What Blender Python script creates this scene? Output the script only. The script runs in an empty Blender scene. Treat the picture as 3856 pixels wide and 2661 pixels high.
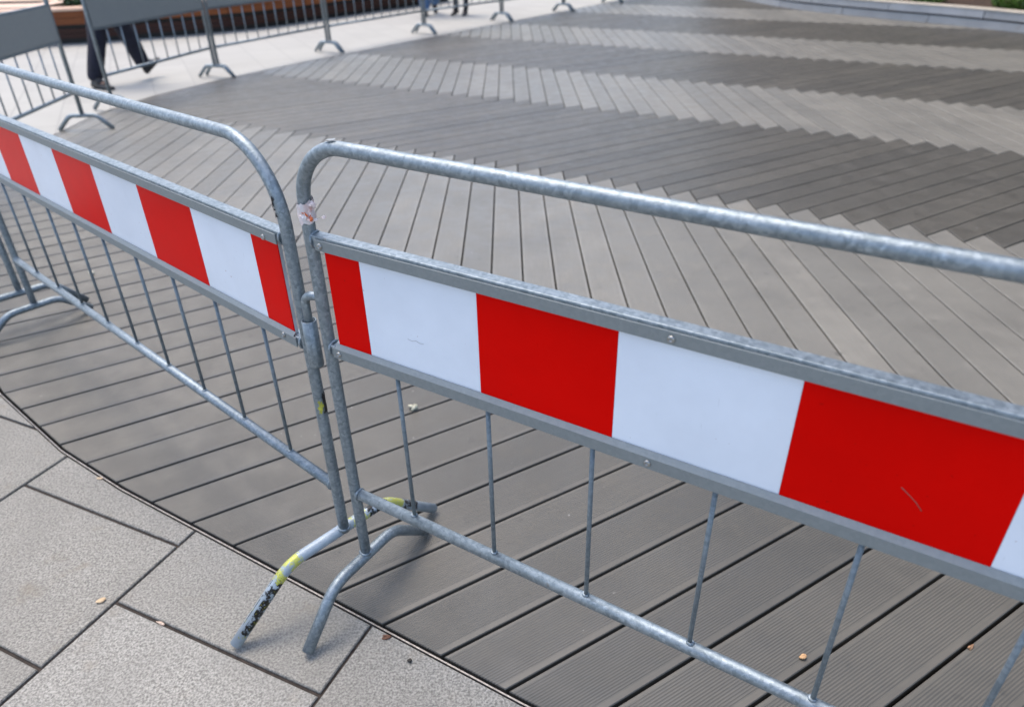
import bpy, bmesh, math, random
from mathutils import Vector, Matrix, Quaternion
random.seed(7)
R_ = math.radians
sc = bpy.context.scene
col = sc.collection

# ------------------------------------------------------------------ camera
pitch, roll = R_(31.2), R_(-1.31)
fwd = Vector((0, math.cos(pitch), -math.sin(pitch)))
up0 = Vector((0, math.sin(pitch), math.cos(pitch)))
rt0 = Vector((1, 0, 0))
rt = rt0 * math.cos(roll) + up0 * math.sin(roll)
up = -rt0 * math.sin(roll) + up0 * math.cos(roll)
cd = bpy.data.cameras.new('camera')
cam = bpy.data.objects.new('camera', cd)
col.objects.link(cam)
cd.sensor_width = 36.0
cd.sensor_fit = 'HORIZONTAL'
cd.lens = 36.0 * 1622.0 / 2313.6
cd.clip_start = 0.02
cd.clip_end = 2000
cd.dof.use_dof = True
cd.dof.focus_distance = 1.35
cd.dof.aperture_fstop = 3.4
cam.matrix_world = Matrix(((rt.x, up.x, -fwd.x, 0), (rt.y, up.y, -fwd.y, 0), (rt.z, up.z, -fwd.z, 1.4), (0, 0, 0, 1)))
sc.camera = cam

# ------------------------------------------------------------------ light
SUN_AZ, SUN_EL = R_(-42), R_(68)          # azimuth clockwise from +Y
w = bpy.data.worlds.new('World')
sc.world = w
w.use_nodes = True
nt = w.node_tree
bg = nt.nodes['Background']
sky = nt.nodes.new('ShaderNodeTexSky')
sky.sky_type = 'NISHITA'
sky.sun_disc = False
sky.sun_elevation = SUN_EL
sky.sun_rotation = SUN_AZ
sky.air_density = 1.0
sky.dust_density = 3.0
sky.ozone_density = 1.0
nt.links.new(sky.outputs[0], bg.inputs[0])
bg.inputs[1].default_value = 0.15
sd = bpy.data.lights.new('sun', 'SUN')
sun = bpy.data.objects.new('sun', sd)
col.objects.link(sun)
sd.energy = 0.9
sd.angle = R_(30)
sd.color = (1.0, 0.91, 0.77)
sdir = Vector((math.sin(SUN_AZ) * math.cos(SUN_EL), math.cos(SUN_AZ) * math.cos(SUN_EL), math.sin(SUN_EL)))
sun.rotation_euler = (-sdir).to_track_quat('-Z', 'Y').to_euler()
sun.location = (0, 0, 20)
vs = sc.view_settings
vs.view_transform = 'Standard'
vs.look = 'None'
vs.exposure = 1.12
vs.gamma = 1.0
vs.use_curve_mapping = False

# ------------------------------------------------------------------ node helpers
class NB:
    def __init__(self, name):
        self.m = bpy.data.materials.new(name)
        self.m.use_nodes = True
        self.t = self.m.node_tree
        self.b = self.t.nodes['Principled BSDF']
    def n(self, typ, **kw):
        nd = self.t.nodes.new('ShaderNode' + typ)
        for k, v in kw.items():
            if k.startswith('i_'):
                key = k[2:]
                key = int(key) if key.isdigit() else key.replace('_', ' ')
                nd.inputs[key].default_value = v
            else:
                setattr(nd, k, v)
        return nd
    def l(self, a, b):
        self.t.links.new(a, b)
    def coord(self, which='Object', scale=None, offset_random=False):
        tc = self.n('TexCoord')
        out = tc.outputs[which]
        if offset_random:
            oi = self.n('ObjectInfo')
            mul = self.n('VectorMath', operation='SCALE')
            mul.inputs[0].default_value = (37.0, 17.0, 53.0)
            self.l(oi.outputs['Random'], mul.inputs['Scale'])
            ad = self.n('VectorMath', operation='ADD')
            self.l(out, ad.inputs[0]); self.l(mul.outputs[0], ad.inputs[1])
            out = ad.outputs[0]
        if scale is not None:
            mp = self.n('Mapping')
            mp.inputs['Scale'].default_value = scale
            self.l(out, mp.inputs['Vector'])
            out = mp.outputs[0]
        return out
    def noise(self, vec, scale, detail=3, rough=0.55, dist=0.0):
        nd = self.n('TexNoise', i_Scale=scale, i_Detail=detail, i_Roughness=rough, i_Distortion=dist)
        self.l(vec, nd.inputs['Vector'])
        return nd.outputs['Fac']
    def ramp(self, fac, stops):
        nd = self.n('ValToRGB')
        cr = nd.color_ramp
        while len(cr.elements) < len(stops):
            cr.elements.new(0.5)
        for e, (p, c) in zip(cr.elements, stops):
            e.position = p
            e.color = (*c, 1) if isinstance(c, tuple) else (c, c, c, 1)
        self.l(fac, nd.inputs[0])
        return nd.outputs[0]
    def mix(self, fac, a, b, mode='MIX'):
        nd = self.n('Mix', data_type='RGBA', blend_type=mode)
        for sock, v in ((nd.inputs[0], fac), (nd.inputs[6], a), (nd.inputs[7], b)):
            if isinstance(v, (int, float)):
                sock.default_value = v
            elif isinstance(v, tuple):
                sock.default_value = (*v, 1)
            else:
                self.l(v, sock)
        return nd.outputs[2]
    def math(self, op, a, b=None, c=None):
        nd = self.n('Math', operation=op)
        for i, v in enumerate((a, b, c)):
            if v is None: continue
            if isinstance(v, (int, float)): nd.inputs[i].default_value = v
            else: self.l(v, nd.inputs[i])
        return nd.outputs[0]
    def bump(self, h, strength, dist, prev=None):
        nd = self.n('Bump')
        nd.inputs['Strength'].default_value = strength
        nd.inputs['Distance'].default_value = dist
        self.l(h, nd.inputs['Height'])
        if prev is not None: self.l(prev, nd.inputs['Normal'])
        return nd.outputs[0]
    def out(self, color=None, rough=None, metal=None, normal=None, spec=None):
        for key, v in (('Base Color', color), ('Roughness', rough), ('Metallic', metal), ('Normal', normal), ('Specular IOR Level', spec)):
            if v is None: continue
            s = self.b.inputs[key]
            if isinstance(v, (int, float)): s.default_value = v
            elif isinstance(v, tuple): s.default_value = (*v, 1)
            else: self.l(v, s)
        return self.m

def plain(name, c, rough=0.6, metal=0.0, var=0.25, scale=18.0, bump=0.15):
    b = NB(name)
    v = b.coord('Object', offset_random=True)
    f = b.noise(v, scale, 5)
    d = tuple(x * (1 - var) for x in c); e = tuple(min(1, x * (1 + var)) for x in c)
    cc = b.ramp(f, [(0.3, d), (0.7, e)])
    return b.out(cc, rough, metal, b.bump(b.noise(v, scale * 6, 3), bump, 0.002))

def galv(name, lo, hi, metal=0.55, r0=0.38, r1=0.6, dark=True):
    b = NB(name)
    v = b.coord('Object', offset_random=True)
    n1 = b.math('ADD', b.math('MULTIPLY', b.noise(v, 14, 5, 0.6), 0.45), b.math('MULTIPLY', b.noise(v, 75, 6, 0.75), 0.55))
    vo = b.n('TexVoronoi', i_Scale=170.0); b.l(v, vo.inputs['Vector'])
    sep = b.n('SeparateColor'); b.l(vo.outputs['Color'], sep.inputs[0])
    f = b.math('ADD', b.math('MULTIPLY', n1, 0.75), b.math('MULTIPLY', sep.outputs[0], 0.25))
    c = b.ramp(f, [(0.30, lo), (0.52, tuple((a + d) / 2 for a, d in zip(lo, hi))), (0.72, hi)])
    n2 = b.noise(v, 160, 5, 0.7)
    if dark:
        spots = b.ramp(n2, [(0.60, 0.0), (0.72, 1.0)])
        gate = b.ramp(b.noise(v, 9, 3), [(0.5, 0.0), (0.68, 0.75)])
        c = b.mix(b.math('MULTIPLY', spots, gate), c, (0.10, 0.11, 0.12))
        wsp = b.ramp(b.noise(v, 60, 4, 0.7), [(0.62, 0.0), (0.75, 0.7)])
        c = b.mix(wsp, c, tuple(min(1, x * 1.45) for x in hi))
        st = b.n('Mapping'); st.inputs['Scale'].default_value = (55, 55, 4); b.l(v, st.inputs[0])
        c = b.mix(b.ramp(b.noise(st.outputs[0], 2.0, 3, 0.6), [(0.56, 0.0), (0.72, 0.4)]), c, tuple(x * 0.62 for x in lo))
        c = b.mix(b.ramp(b.noise(v, 33, 3, 0.6), [(0.70, 0.0), (0.76, 0.45)]), c, (0.20, 0.15, 0.11))
    rr = b.ramp(n1, [(0.3, r0), (0.7, r1)])
    nr = b.bump(n2, 0.35, 0.0012, b.bump(n1, 0.25, 0.003))
    return b.out(c, rr, metal, nr)

M = {}
M['galv'] = galv('galvanised_steel', (0.175, 0.215, 0.24), (0.36, 0.415, 0.455), 0.78, 0.44, 0.62)
M['galv_dark'] = galv('galvanised_steel_rod', (0.14, 0.175, 0.20), (0.25, 0.295, 0.325), 0.6, 0.5, 0.66)
M['alu'] = galv('zinc_sheet', (0.215, 0.243, 0.248), (0.255, 0.283, 0.288), 0.3, 0.5, 0.6, dark=False)
M['grey_panel'] = galv('grey_sheet_panel', (0.28, 0.295, 0.285), (0.33, 0.345, 0.33), 0.05, 0.5, 0.65, dark=False)
M['steel'] = galv('stainless_screw', (0.30, 0.30, 0.29), (0.46, 0.46, 0.44), 0.9, 0.28, 0.42, dark=False)
M['black'] = plain('black_rubber', (0.012, 0.012, 0.013), 0.5)

def film(name, c, speck, spec):
    b = NB(name)
    v = b.coord('Object', offset_random=True)
    cc = b.mix(b.ramp(b.noise(v, 4, 5, 0.6), [(0.32, 0.0), (0.72, 0.8)]), c, tuple(x * 0.84 for x in c))
    sp = b.ramp(b.noise(v, 130, 2, 0.5), [(0.735, 0.0), (0.77, 0.8)])
    cc = b.mix(sp, cc, speck)
    mp = b.n('Mapping'); mp.inputs['Scale'].default_value = (60, 60, 7); mp.inputs['Rotation'].default_value = (0, 0.5, 0)
    b.l(v, mp.inputs[0])
    scr = b.ramp(b.noise(mp.outputs[0], 3.0, 2, 0.5), [(0.74, 0.0), (0.78, 0.25)])
    cc = b.mix(scr, cc, tuple(x * 0.6 for x in c))
    hx = b.n('TexVoronoi', i_Scale=320.0); b.l(v, hx.inputs[0])
    return b.out(cc, 0.34, 0.0, b.bump(hx.outputs['Distance'], 0.06, 0.001), spec)
M['red'] = film('red_reflective_film', (0.77, 0.001, 0.0), (0.5, 0.004, 0.003), 0.05)
M['white'] = film('white_reflective_film', (0.80, 0.86, 0.94), (0.42, 0.35, 0.36), 0.3)
M['pvc'] = plain('panel_board', (0.45, 0.46, 0.47), 0.5)

def plank_mat(name, c, warm):
    b = NB(name)
    uv = b.coord('UV'); ob = b.coord('Object')
    sep = b.n('SeparateXYZ'); b.l(uv, sep.inputs[0])
    oi = b.n('ObjectInfo'); ge = b.n('NewGeometry')
    rnd = b.math('FRACT', b.math('ADD', b.math('MULTIPLY', oi.outputs['Random'], 7.31), b.math('MULTIPLY', ge.outputs['Random Per Island'], 3.7)))
    mp = b.n('Mapping'); mp.inputs['Scale'].default_value = (1.2, 26, 1); b.l(uv, mp.inputs[0])
    ad = b.n('VectorMath', operation='ADD'); b.l(mp.outputs[0], ad.inputs[0])
    sc_ = b.n('VectorMath', operation='SCALE'); sc_.inputs[0].default_value = (31, 71, 13); b.l(rnd, sc_.inputs['Scale']); b.l(sc_.outputs[0], ad.inputs[1])
    grain = b.noise(ad.outputs[0], 6, 5, 0.65)
    blot = b.noise(ob, 2.3, 5, 0.6); blot2 = b.noise(ob, 9, 4, 0.6)
    base = b.mix(b.ramp(rnd, [(0.0, 0.0), (1.0, 1.0)]), tuple(x * 0.84 for x in c), tuple(x * 1.14 for x in warm))
    base = b.mix(b.ramp(grain, [(0.3, 0.5), (0.7, 0.0)]), base, tuple(x * 0.78 for x in c))
    base = b.mix(b.ramp(blot, [(0.42, 0.0), (0.68, 0.7)]), base, tuple(x * 0.68 for x in c))
    base = b.mix(b.ramp(blot2, [(0.60, 0.0), (0.78, 0.35)]), base, tuple(x * 1.3 for x in warm))
    stain = b.math('MULTIPLY', b.ramp(b.noise(ob, 17, 3, 0.5), [(0.65, 0.0), (0.73, 0.75)]), b.ramp(b.noise(ob, 1.1, 2), [(0.42, 0.0), (0.58, 1.0)]))
    base = b.mix(stain, base, tuple(x * 0.5 for x in c))
    spk = b.ramp(b.noise(ob, 45, 2, 0.4), [(0.765, 0.0), (0.80, 0.6)])
    base = b.mix(spk, base, (0.5, 0.48, 0.45))
    # reeded profile across the board, 6.4 mm pitch, smooth margin near both edges
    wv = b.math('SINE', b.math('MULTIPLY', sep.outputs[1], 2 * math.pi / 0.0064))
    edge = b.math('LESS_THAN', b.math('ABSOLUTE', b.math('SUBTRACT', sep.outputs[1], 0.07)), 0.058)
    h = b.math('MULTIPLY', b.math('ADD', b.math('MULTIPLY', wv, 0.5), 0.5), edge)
    groove_tone = b.math('MULTIPLY', b.math('MULTIPLY', b.math('SUBTRACT', 1.0, h), edge), 0.42)  # darker towards the groove bottoms
    base = b.mix(groove_tone, base, tuple(x * 0.55 for x in c))
    nr = b.bump(h, 0.55, 0.0016, b.bump(grain, 0.25, 0.0015))
    return b.out(base, b.ramp(blot2, [(0.3, 0.36), (0.7, 0.54)]), 0.0, nr, 0.58)
M['plank_a'] = plank_mat('composite_plank_sheen_dark', (0.093, 0.088, 0.075), (0.106, 0.097, 0.079))  # same composite as the other rows; weaker reflection put into a darker colour
M['plank_b'] = plank_mat('composite_plank_sheen_light', (0.205, 0.196, 0.170), (0.222, 0.208, 0.177))  # lighter colour stands for the sheen on these rows

def granite(name, c, lo, hi, joint=None):
    b = NB(name)
    ob = b.coord('Object'); oi = b.n('ObjectInfo')
    n1 = b.noise(ob, 190, 3, 0.65); n2 = b.noise(ob, 260, 2, 0.5); n3 = b.noise(ob, 3.2, 5, 0.6); n4 = b.noise(ob, 11, 4, 0.6)
    base = b.ramp(n1, [(0.36, tuple(x * lo for x in c)), (0.5, c), (0.64, tuple(x * hi for x in c))])
    base = b.mix(b.ramp(n2, [(0.60, 0.0), (0.72, 0.7)]), base, tuple(x * 0.55 for x in c))
    base = b.mix(b.ramp(n3, [(0.42, 0.0), (0.70, 0.6)]), base, tuple(x * 0.72 for x in c))
    base = b.mix(b.ramp(n4, [(0.60, 0.0), (0.78, 0.35)]), base, (c[0] * 1.0, c[1] * 0.88, c[2] * 0.74))
    base = b.mix(b.math('MULTIPLY', oi.outputs['Random'], 0.9), base, (0.80, 0.79, 0.77), 'MULTIPLY')
    st = b.ramp(b.noise(ob, 5.5, 4, 0.6), [(0.60, 0.0), (0.74, 0.5)])
    base = b.mix(st, base, (c[0] * 0.62, c[1] * 0.55, c[2] * 0.46))
    return b.out(base, 0.72, 0.0, b.bump(n1, 0.8, 0.002, b.bump(n4, 0.2, 0.003)), 0.35)
M['slab'] = granite('granite_slab', (0.282, 0.273, 0.246), 0.52, 1.46)
M['joint'] = plain('sand_joint', (0.035, 0.027, 0.022), 0.9, var=0.5, scale=60)
M['under'] = plain('deck_void', (0.006, 0.006, 0.006), 0.9)
M['trim'] = galv('edging_metal', (0.16, 0.145, 0.135), (0.34, 0.32, 0.30), 0.75, 0.33, 0.5, dark=False)

def plaza_mat():
    b = NB('pale_paving')  # paler tone than the near slabs
    ob = b.coord('Object')
    mp = b.n('Mapping'); mp.inputs['Rotation'].default_value = (0, 0, R_(65)); b.l(ob, mp.inputs[0])
    br = b.n('TexBrick', i_Scale=1.0, i_Mortar_Size=0.006, i_Brick_Width=0.6, i_Row_Height=0.4)
    br.inputs['Color1'].default_value = (0.375, 0.365, 0.335, 1); br.inputs['Color2'].default_value = (0.415, 0.405, 0.37, 1); br.inputs['Mortar'].default_value = (0.31, 0.30, 0.28, 1)
    b.l(mp.outputs[0], br.inputs[0])
    n = b.noise(ob, 1.7, 6, 0.65); n2 = b.noise(ob, 90, 3, 0.6)
    c = b.mix(b.ramp(n, [(0.45, 0.0), (0.75, 0.5)]), br.outputs[0], (0.33, 0.32, 0.29))
    c = b.mix(b.ramp(n2, [(0.4, 0.0), (0.75, 0.35)]), c, (0.32, 0.31, 0.285))
    return b.out(c, 0.75, 0.0, b.bump(n2, 0.3, 0.002), 0.3)
M['plaza'] = plaza_mat()
M['ground'] = plain('earth', (0.16, 0.15, 0.13), 0.9)

def wood(name, c, d, rough=0.5):
    b = NB(name)
    v = b.coord('UV')
    mp = b.n('Mapping'); mp.inputs['Scale'].default_value = (1.5, 22, 1); b.l(v, mp.inputs[0])
    oi = b.n('ObjectInfo'); sv = b.n('VectorMath', operation='SCALE'); sv.inputs[0].default_value = (9, 31, 5); b.l(oi.outputs['Random'], sv.inputs['Scale'])
    ad = b.n('VectorMath', operation='ADD'); b.l(mp.outputs[0], ad.inputs[0]); b.l(sv.outputs[0], ad.inputs[1])
    g = b.noise(ad.outputs[0], 4, 6, 0.65, 0.6)
    cc = b.ramp(g, [(0.3, d), (0.65, c)])
    cc = b.mix(b.math('MULTIPLY', oi.outputs['Random'], 0.5), cc, d)
    return b.out(cc, rough, 0.0, b.bump(g, 0.2, 0.002), 0.4)
M['wood'] = wood('stained_wood', (0.30, 0.085, 0.014), (0.13, 0.034, 0.008))
M['wood_shaded'] = wood('shaded_stained_wood', (0.07, 0.016, 0.007), (0.03, 0.008, 0.005))  # the same stained wood, darkened for shade under the fascia
M['wood_top'] = wood('pale_wood_top', (0.72, 0.50, 0.36), (0.60, 0.40, 0.28), 0.55)
M['soil'] = plain('bark_mulch', (0.055, 0.032, 0.022), 0.9, var=0.6, scale=14, bump=0.8)
M['leaf'] = plain('green_leaves', (0.085, 0.17, 0.022), 0.45, var=0.5, scale=9)
M['leaf2'] = plain('dark_green_leaves', (0.035, 0.085, 0.018), 0.45, var=0.5, scale=9)
M['petal'] = plain('red_petals', (0.55, 0.05, 0.07), 0.5, var=0.3)
M['pale_block'] = granite('pale_concrete_block', (0.46, 0.465, 0.47), 0.88, 1.1)
M['coping'] = granite('cream_coping', (0.56, 0.50, 0.42), 0.9, 1.08)
M['wall_dark'] = plain('shade_building_face', (0.016, 0.018, 0.022), 0.35, var=0.4, scale=3)
M['navy'] = plain('navy_cloth', (0.011, 0.012, 0.024), 0.9, var=0.4, scale=40)
M['denim'] = plain('blue_denim', (0.09, 0.17, 0.33), 0.85, var=0.3, scale=60)
M['black_cloth'] = plain('black_cloth', (0.010, 0.010, 0.012), 0.8)
M['shoe'] = plain('black_leather', (0.008, 0.008, 0.010), 0.4)
M['skin'] = plain('skin', (0.52, 0.30, 0.21), 0.5, var=0.1)
M['hair'] = plain('brown_hair', (0.05, 0.03, 0.02), 0.5)
M['coat'] = plain('grey_coat', (0.08, 0.085, 0.1), 0.8)

def tape_foot():
    b = NB('worn_hazard_tape_on_steel')
    v = b.coord('UV'); ob = b.coord('Object')
    sep = b.n('SeparateXYZ'); b.l(v, sep.inputs[0])
    u = b.math('ADD', sep.outputs[0], b.math('MULTIPLY', b.math('SUBTRACT', b.noise(ob, 55, 4, 0.7), 0.5), 0.035))
    g = galv_color(b, ob)
    wear = b.noise(ob, 42, 6, 0.72)
    # tape survives on the side the eye of the passer-by sees least: around the tube
    ang = sep.outputs[1]
    def band(a0, a1): return b.math('MULTIPLY', b.math('GREATER_THAN', u, a0), b.math('LESS_THAN', u, a1))
    def blot(thr): return b.ramp(wear, [(thr, 0.0), (thr + 0.04, 1.0)])
    side = b.math('GREATER_THAN', b.math('SINE', b.math('ADD', b.math('MULTIPLY', ang, 2 * math.pi), TAPE_PH)), 0.15)
    c = g
    fine = b.ramp(b.noise(ob, 260, 3, 0.7), [(0.36, 0.0), (0.44, 1.0)])
    c = b.mix(b.math('MULTIPLY', b.math('MULTIPLY', b.math('MULTIPLY', band(0.035, 0.185), blot(0.445)), side), 1.0), c, (0.010, 0.010, 0.010))
    c = b.mix(b.math('MULTIPLY', b.math('MULTIPLY', band(0.125, 0.190), blot(0.50)), 1.0), c, (0.014, 0.014, 0.014))
    c = b.mix(b.math('MULTIPLY', b.math('MULTIPLY', band(0.02, 0.15), blot(0.56)), side), c, (0.40, 0.40, 0.05))
    c = b.mix(b.math('MULTIPLY', b.math('MULTIPLY', band(0.170, 0.240), blot(0.46)), fine), c, (0.52, 0.53, 0.10))
    c = b.mix(b.math('MULTIPLY', b.math('MULTIPLY', band(0.385, 0.43), blot(0.45)), fine), c, (0.52, 0.53, 0.14))
    c = b.mix(b.math('MULTIPLY', band(0.43, 0.485), blot(0.42)), c, (0.010, 0.010, 0.010))
    c = b.mix(b.math('MULTIPLY', b.math('MULTIPLY', band(0.485, 0.545), blot(0.38)), fine), c, (0.50, 0.52, 0.12))
    c = b.mix(b.math('MULTIPLY', band(0.55, 0.61), blot(0.47)), c, (0.03, 0.03, 0.035))
    return b.out(c, 0.45, 0.25, b.bump(wear, 0.3, 0.0015))
TAPE_PH = -0.35
def galv_color(b, v):
    n1 = b.noise(v, 22, 6, 0.65)
    return b.ramp(n1, [(0.3, (0.28, 0.34, 0.39)), (0.72, (0.46, 0.53, 0.59))])
M['tape_foot'] = tape_foot()

def plastic_tape():
    b = NB('pink_plastic_film')
    v = b.coord('Object')
    c = b.ramp(b.noise(v, 60, 4, 0.6), [(0.40, (0.90, 0.85, 0.85)), (0.60, (0.88, 0.72, 0.70)), (0.78, (0.82, 0.42, 0.34))])
    m = b.out(c, 0.25, 0.0, b.bump(b.noise(v, 140, 3), 0.6, 0.002))
    b.b.inputs['Transmission Weight'].default_value = 0.25
    return m
M['film'] = plastic_tape()
M['orange'] = plain('orange_plastic_film', (0.72, 0.17, 0.05), 0.3, var=0.4, scale=90)
M['yellow'] = plain('yellow_tape', (0.45, 0.44, 0.06), 0.5, var=0.4, scale=90)

# ------------------------------------------------------------------ mesh helpers
def mesh_obj(name, verts, faces, mat, parent=None, uvs=None, smooth=False, mats=None, fm=None):
    me = bpy.data.meshes.new(name)
    me.from_pydata([tuple(v) for v in verts], [], faces)
    if uvs is not None:
        ul = me.uv_layers.new(name='UVMap')
        for lp in me.loops:
            ul.data[lp.index].uv = uvs[lp.vertex_index]
    if smooth:
        for p in me.polygons: p.use_smooth = True
    for m_ in (mats or [mat]):
        me.materials.append(m_)
    if fm:
        for p, i in zip(me.polygons, fm): p.material_index = i
    me.update()
    o = bpy.data.objects.new(name, me)
    col.objects.link(o)
    if parent is not None: o.parent = parent
    return o

def tag(o, label=None, cat=None, group=None, kind=None):
    if label: o['label'] = label
    if cat: o['category'] = cat
    if group: o['group'] = group
    if kind: o['kind'] = kind
    return o

def empty(name, loc, rz=0.0):
    o = bpy.data.objects.new(name, None)
    col.objects.link(o)
    o.location = loc
    o.rotation_euler = (0, 0, rz)
    o.empty_display_size = 0.1
    return o

def tube_data(path, r, n=12, cap=True, rfun=None, jitter=0.0):
    P = [Vector(p) for p in path]
    V, F, U = [], [], []
    L = 0.0
    T0 = (P[1] - P[0]).normalized()
    a = Vector((0, 0, 1)) if abs(T0.z) < 0.9 else Vector((1, 0, 0))
    N = (a - T0 * a.dot(T0)).normalized()
    prev = T0
    for i, p in enumerate(P):
        if i == 0: T = T0
        elif i == len(P) - 1: T = (P[i] - P[i - 1]).normalized()
        else: T = ((P[i + 1] - p).normalized() + (p - P[i - 1]).normalized()).normalized()
        q = prev.rotation_difference(T)
        N = (q @ N); N = (N - T * N.dot(T)).normalized(); prev = T
        B = T.cross(N)
        if i: L += (p - P[i - 1]).length
        rr = r if rfun is None else r * rfun(i / (len(P) - 1))
        for k in range(n):
            t = 2 * math.pi * k / n
            j = 1 + random.uniform(-jitter, jitter)
            V.append(p + (N * math.cos(t) + B * math.sin(t)) * rr * j)
            U.append((L, k / n))
    for i in range(len(P) - 1):
        for k in range(n):
            k2 = (k + 1) % n
            F.append((i * n + k, i * n + k2, (i + 1) * n + k2, (i + 1) * n + k))
    if cap:
        F.append(tuple(range(n - 1, -1, -1)))
        F.append(tuple((len(P) - 1) * n + k for k in range(n)))
    return V, F, U

def tube(name, path, r, mat, parent=None, n=12, **kw):
    V, F, U = tube_data(path, r, n, **kw)
    return mesh_obj(name, V, F, mat, parent, U, True)

def fillet(points, rad, seg=8):
    P = [Vector(p) for p in points]
    out = [P[0]]
    rads = rad if isinstance(rad, (list, tuple)) else [rad] * (len(P) - 2)
    for i in range(1, len(P) - 1):
        a = (P[i - 1] - P[i]); b = (P[i + 1] - P[i])
        la, lb = a.length, b.length
        a.normalize(); b.normalize()
        ang = a.angle(b)
        d = min(rads[i - 1] / math.tan(ang / 2), la * 0.49, lb * 0.49)
        rr = d * math.tan(ang / 2)
        c = P[i] + (a + b).normalized() * (rr / math.sin(ang / 2))
        s = P[i] + a * d - c; e = P[i] + b * d - c
        tot = s.angle(e)
        axis = s.cross(e).normalized()
        for k in range(seg + 1):
            out.append(c + Quaternion(axis, tot * k / seg) @ s)
    out.append(P[-1])
    return out

def box_data(x0, x1, y0, y1, z0, z1, bev=0.0):
    if bev <= 0:
        V = [(x, y, z) for z in (z0, z1) for y in (y0, y1) for x in (x0, x1)]
        F = [(0, 2, 3, 1), (4, 5, 7, 6), (0, 1, 5, 4), (2, 6, 7, 3), (0, 4, 6, 2), (1, 3, 7, 5)]
        return V, F
    b = bmesh.new()
    bmesh.ops.create_cube(b, size=1)
    for v in b.verts:
        v.co = Vector(((x0 + x1) / 2 + v.co.x * (x1 - x0), (y0 + y1) / 2 + v.co.y * (y1 - y0), (z0 + z1) / 2 + v.co.z * (z1 - z0)))
    bmesh.ops.bevel(b, geom=b.edges[:], offset=bev, segments=2, affect='EDGES', profile=0.5)
    b.verts.index_update()
    V = [v.co.copy() for v in b.verts]; F = [tuple(v.index for v in f.verts) for f in b.faces]
    b.free()
    return V, F

def box(name, x0, x1, y0, y1, z0, z1, mat, parent=None, bev=0.0, uv=None):
    V, F = box_data(x0, x1, y0, y1, z0, z1, bev)
    U = [(v[0], v[2] + v[1]) for v in V] if uv else None
    return mesh_obj(name, V, F, mat, parent, U)

def lathe(name, prof, mat, parent=None, n=14, loc=(0, 0, 0), axis='Z'):
    V, F = [], []
    for r, z in prof:
        for k in range(n):
            t = 2 * math.pi * k / n
            p = (r * math.cos(t), r * math.sin(t), z)
            if axis == '-Y': p = (p[0], -p[2], p[1])
            V.append((p[0] + loc[0], p[1] + loc[1], p[2] + loc[2]))
    for i in range(len(prof) - 1):
        for k in range(n):
            k2 = (k + 1) % n
            F.append((i * n + k, i * n + k2, (i + 1) * n + k2, (i + 1) * n + k))
    F.append(tuple(range(n - 1, -1, -1))); F.append(tuple((len(prof) - 1) * n + k for k in range(n)))
    return mesh_obj(name, V, F, mat, parent, None, True)

def join_data(parts):
    V, F = [], []
    for v, f in parts:
        o = len(V); V += list(v); F += [tuple(i + o for i in q) for q in f]
    return V, F

def lumpy(name, loc, rx, ry, rz, mat, parent=None, seed=0, n=10, m=7, amp=0.2, rot=0.0):
    rnd = random.Random(seed)
    ph = [(rnd.uniform(0, 6), rnd.uniform(1, 3), rnd.uniform(1, 3)) for _ in range(4)]
    V, F = [], []
    for i in range(m + 1):
        th = math.pi * i / m
        for k in range(n):
            t = 2 * math.pi * k / n
            s = 1 + amp * sum(math.sin(a + b * t + c * th) for a, b, c in ph) / 3
            x, y, z = rx * s * math.sin(th) * math.cos(t), ry * s * math.sin(th) * math.sin(t), rz * s * math.cos(th)
            V.append((loc[0] + x * math.cos(rot) - y * math.sin(rot), loc[1] + x * math.sin(rot) + y * math.cos(rot), loc[2] + z))
    for i in range(m):
        for k in range(n):
            k2 = (k + 1) % n
            F.append((i * n + k, (i + 1) * n + k, (i + 1) * n + k2, i * n + k2))
    return mesh_obj(name, V, F, mat, parent, None, True)

# ------------------------------------------------------------------ polygons in the ground plane
def cross2(a, b): return a[0] * b[1] - a[1] * b[0]
def clip_convex(poly, clip):
    out = list(poly)
    for i in range(len(clip)):
        a, b = clip[i], clip[(i + 1) % len(clip)]
        e = (b[0] - a[0], b[1] - a[1])
        inp, out = out, []
        if not inp: return []
        for j in range(len(inp)):
            p, q = inp[j], inp[(j + 1) % len(inp)]
            dp = cross2(e, (p[0] - a[0], p[1] - a[1])); dq = cross2(e, (q[0] - a[0], q[1] - a[1]))
            if dp >= 0: out.append(p)
            if dp * dq < 0:
                t = dp / (dp - dq)
                out.append((p[0] + (q[0] - p[0]) * t, p[1] + (q[1] - p[1]) * t))
    return out
def inside(p, poly):
    return all(cross2((poly[(i + 1) % len(poly)][0] - poly[i][0], poly[(i + 1) % len(poly)][1] - poly[i][1]), (p[0] - poly[i][0], p[1] - poly[i][1])) >= 0 for i in range(len(poly)))
def area(p): return 0.5 * sum(cross2(p[i], p[(i + 1) % len(p)]) for i in range(len(p)))
def dedupe(p, eps=0.002):
    o = []
    for q in p:
        if not o or math.dist(q, o[-1]) > eps: o.append(q)
    while len(o) > 1 and math.dist(o[0], o[-1]) <= eps: o.pop()
    return o
def inset(p, d):
    n = len(p); o = []
    for i in range(n):
        a, b, c = p[i - 1], p[i], p[(i + 1) % n]
        e1 = Vector((b[0] - a[0], b[1] - a[1])).normalized(); e2 = Vector((c[0] - b[0], c[1] - b[1])).normalized()
        n1 = Vector((-e1.y, e1.x)); n2 = Vector((-e2.y, e2.x))
        m_ = n1 + n2
        k = d / max(0.35, (m_.length_squared / 2)) if m_.length > 1e-6 else 0
        o.append((b[0] + m_.x * k, b[1] + m_.y * k))
    return o
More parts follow.
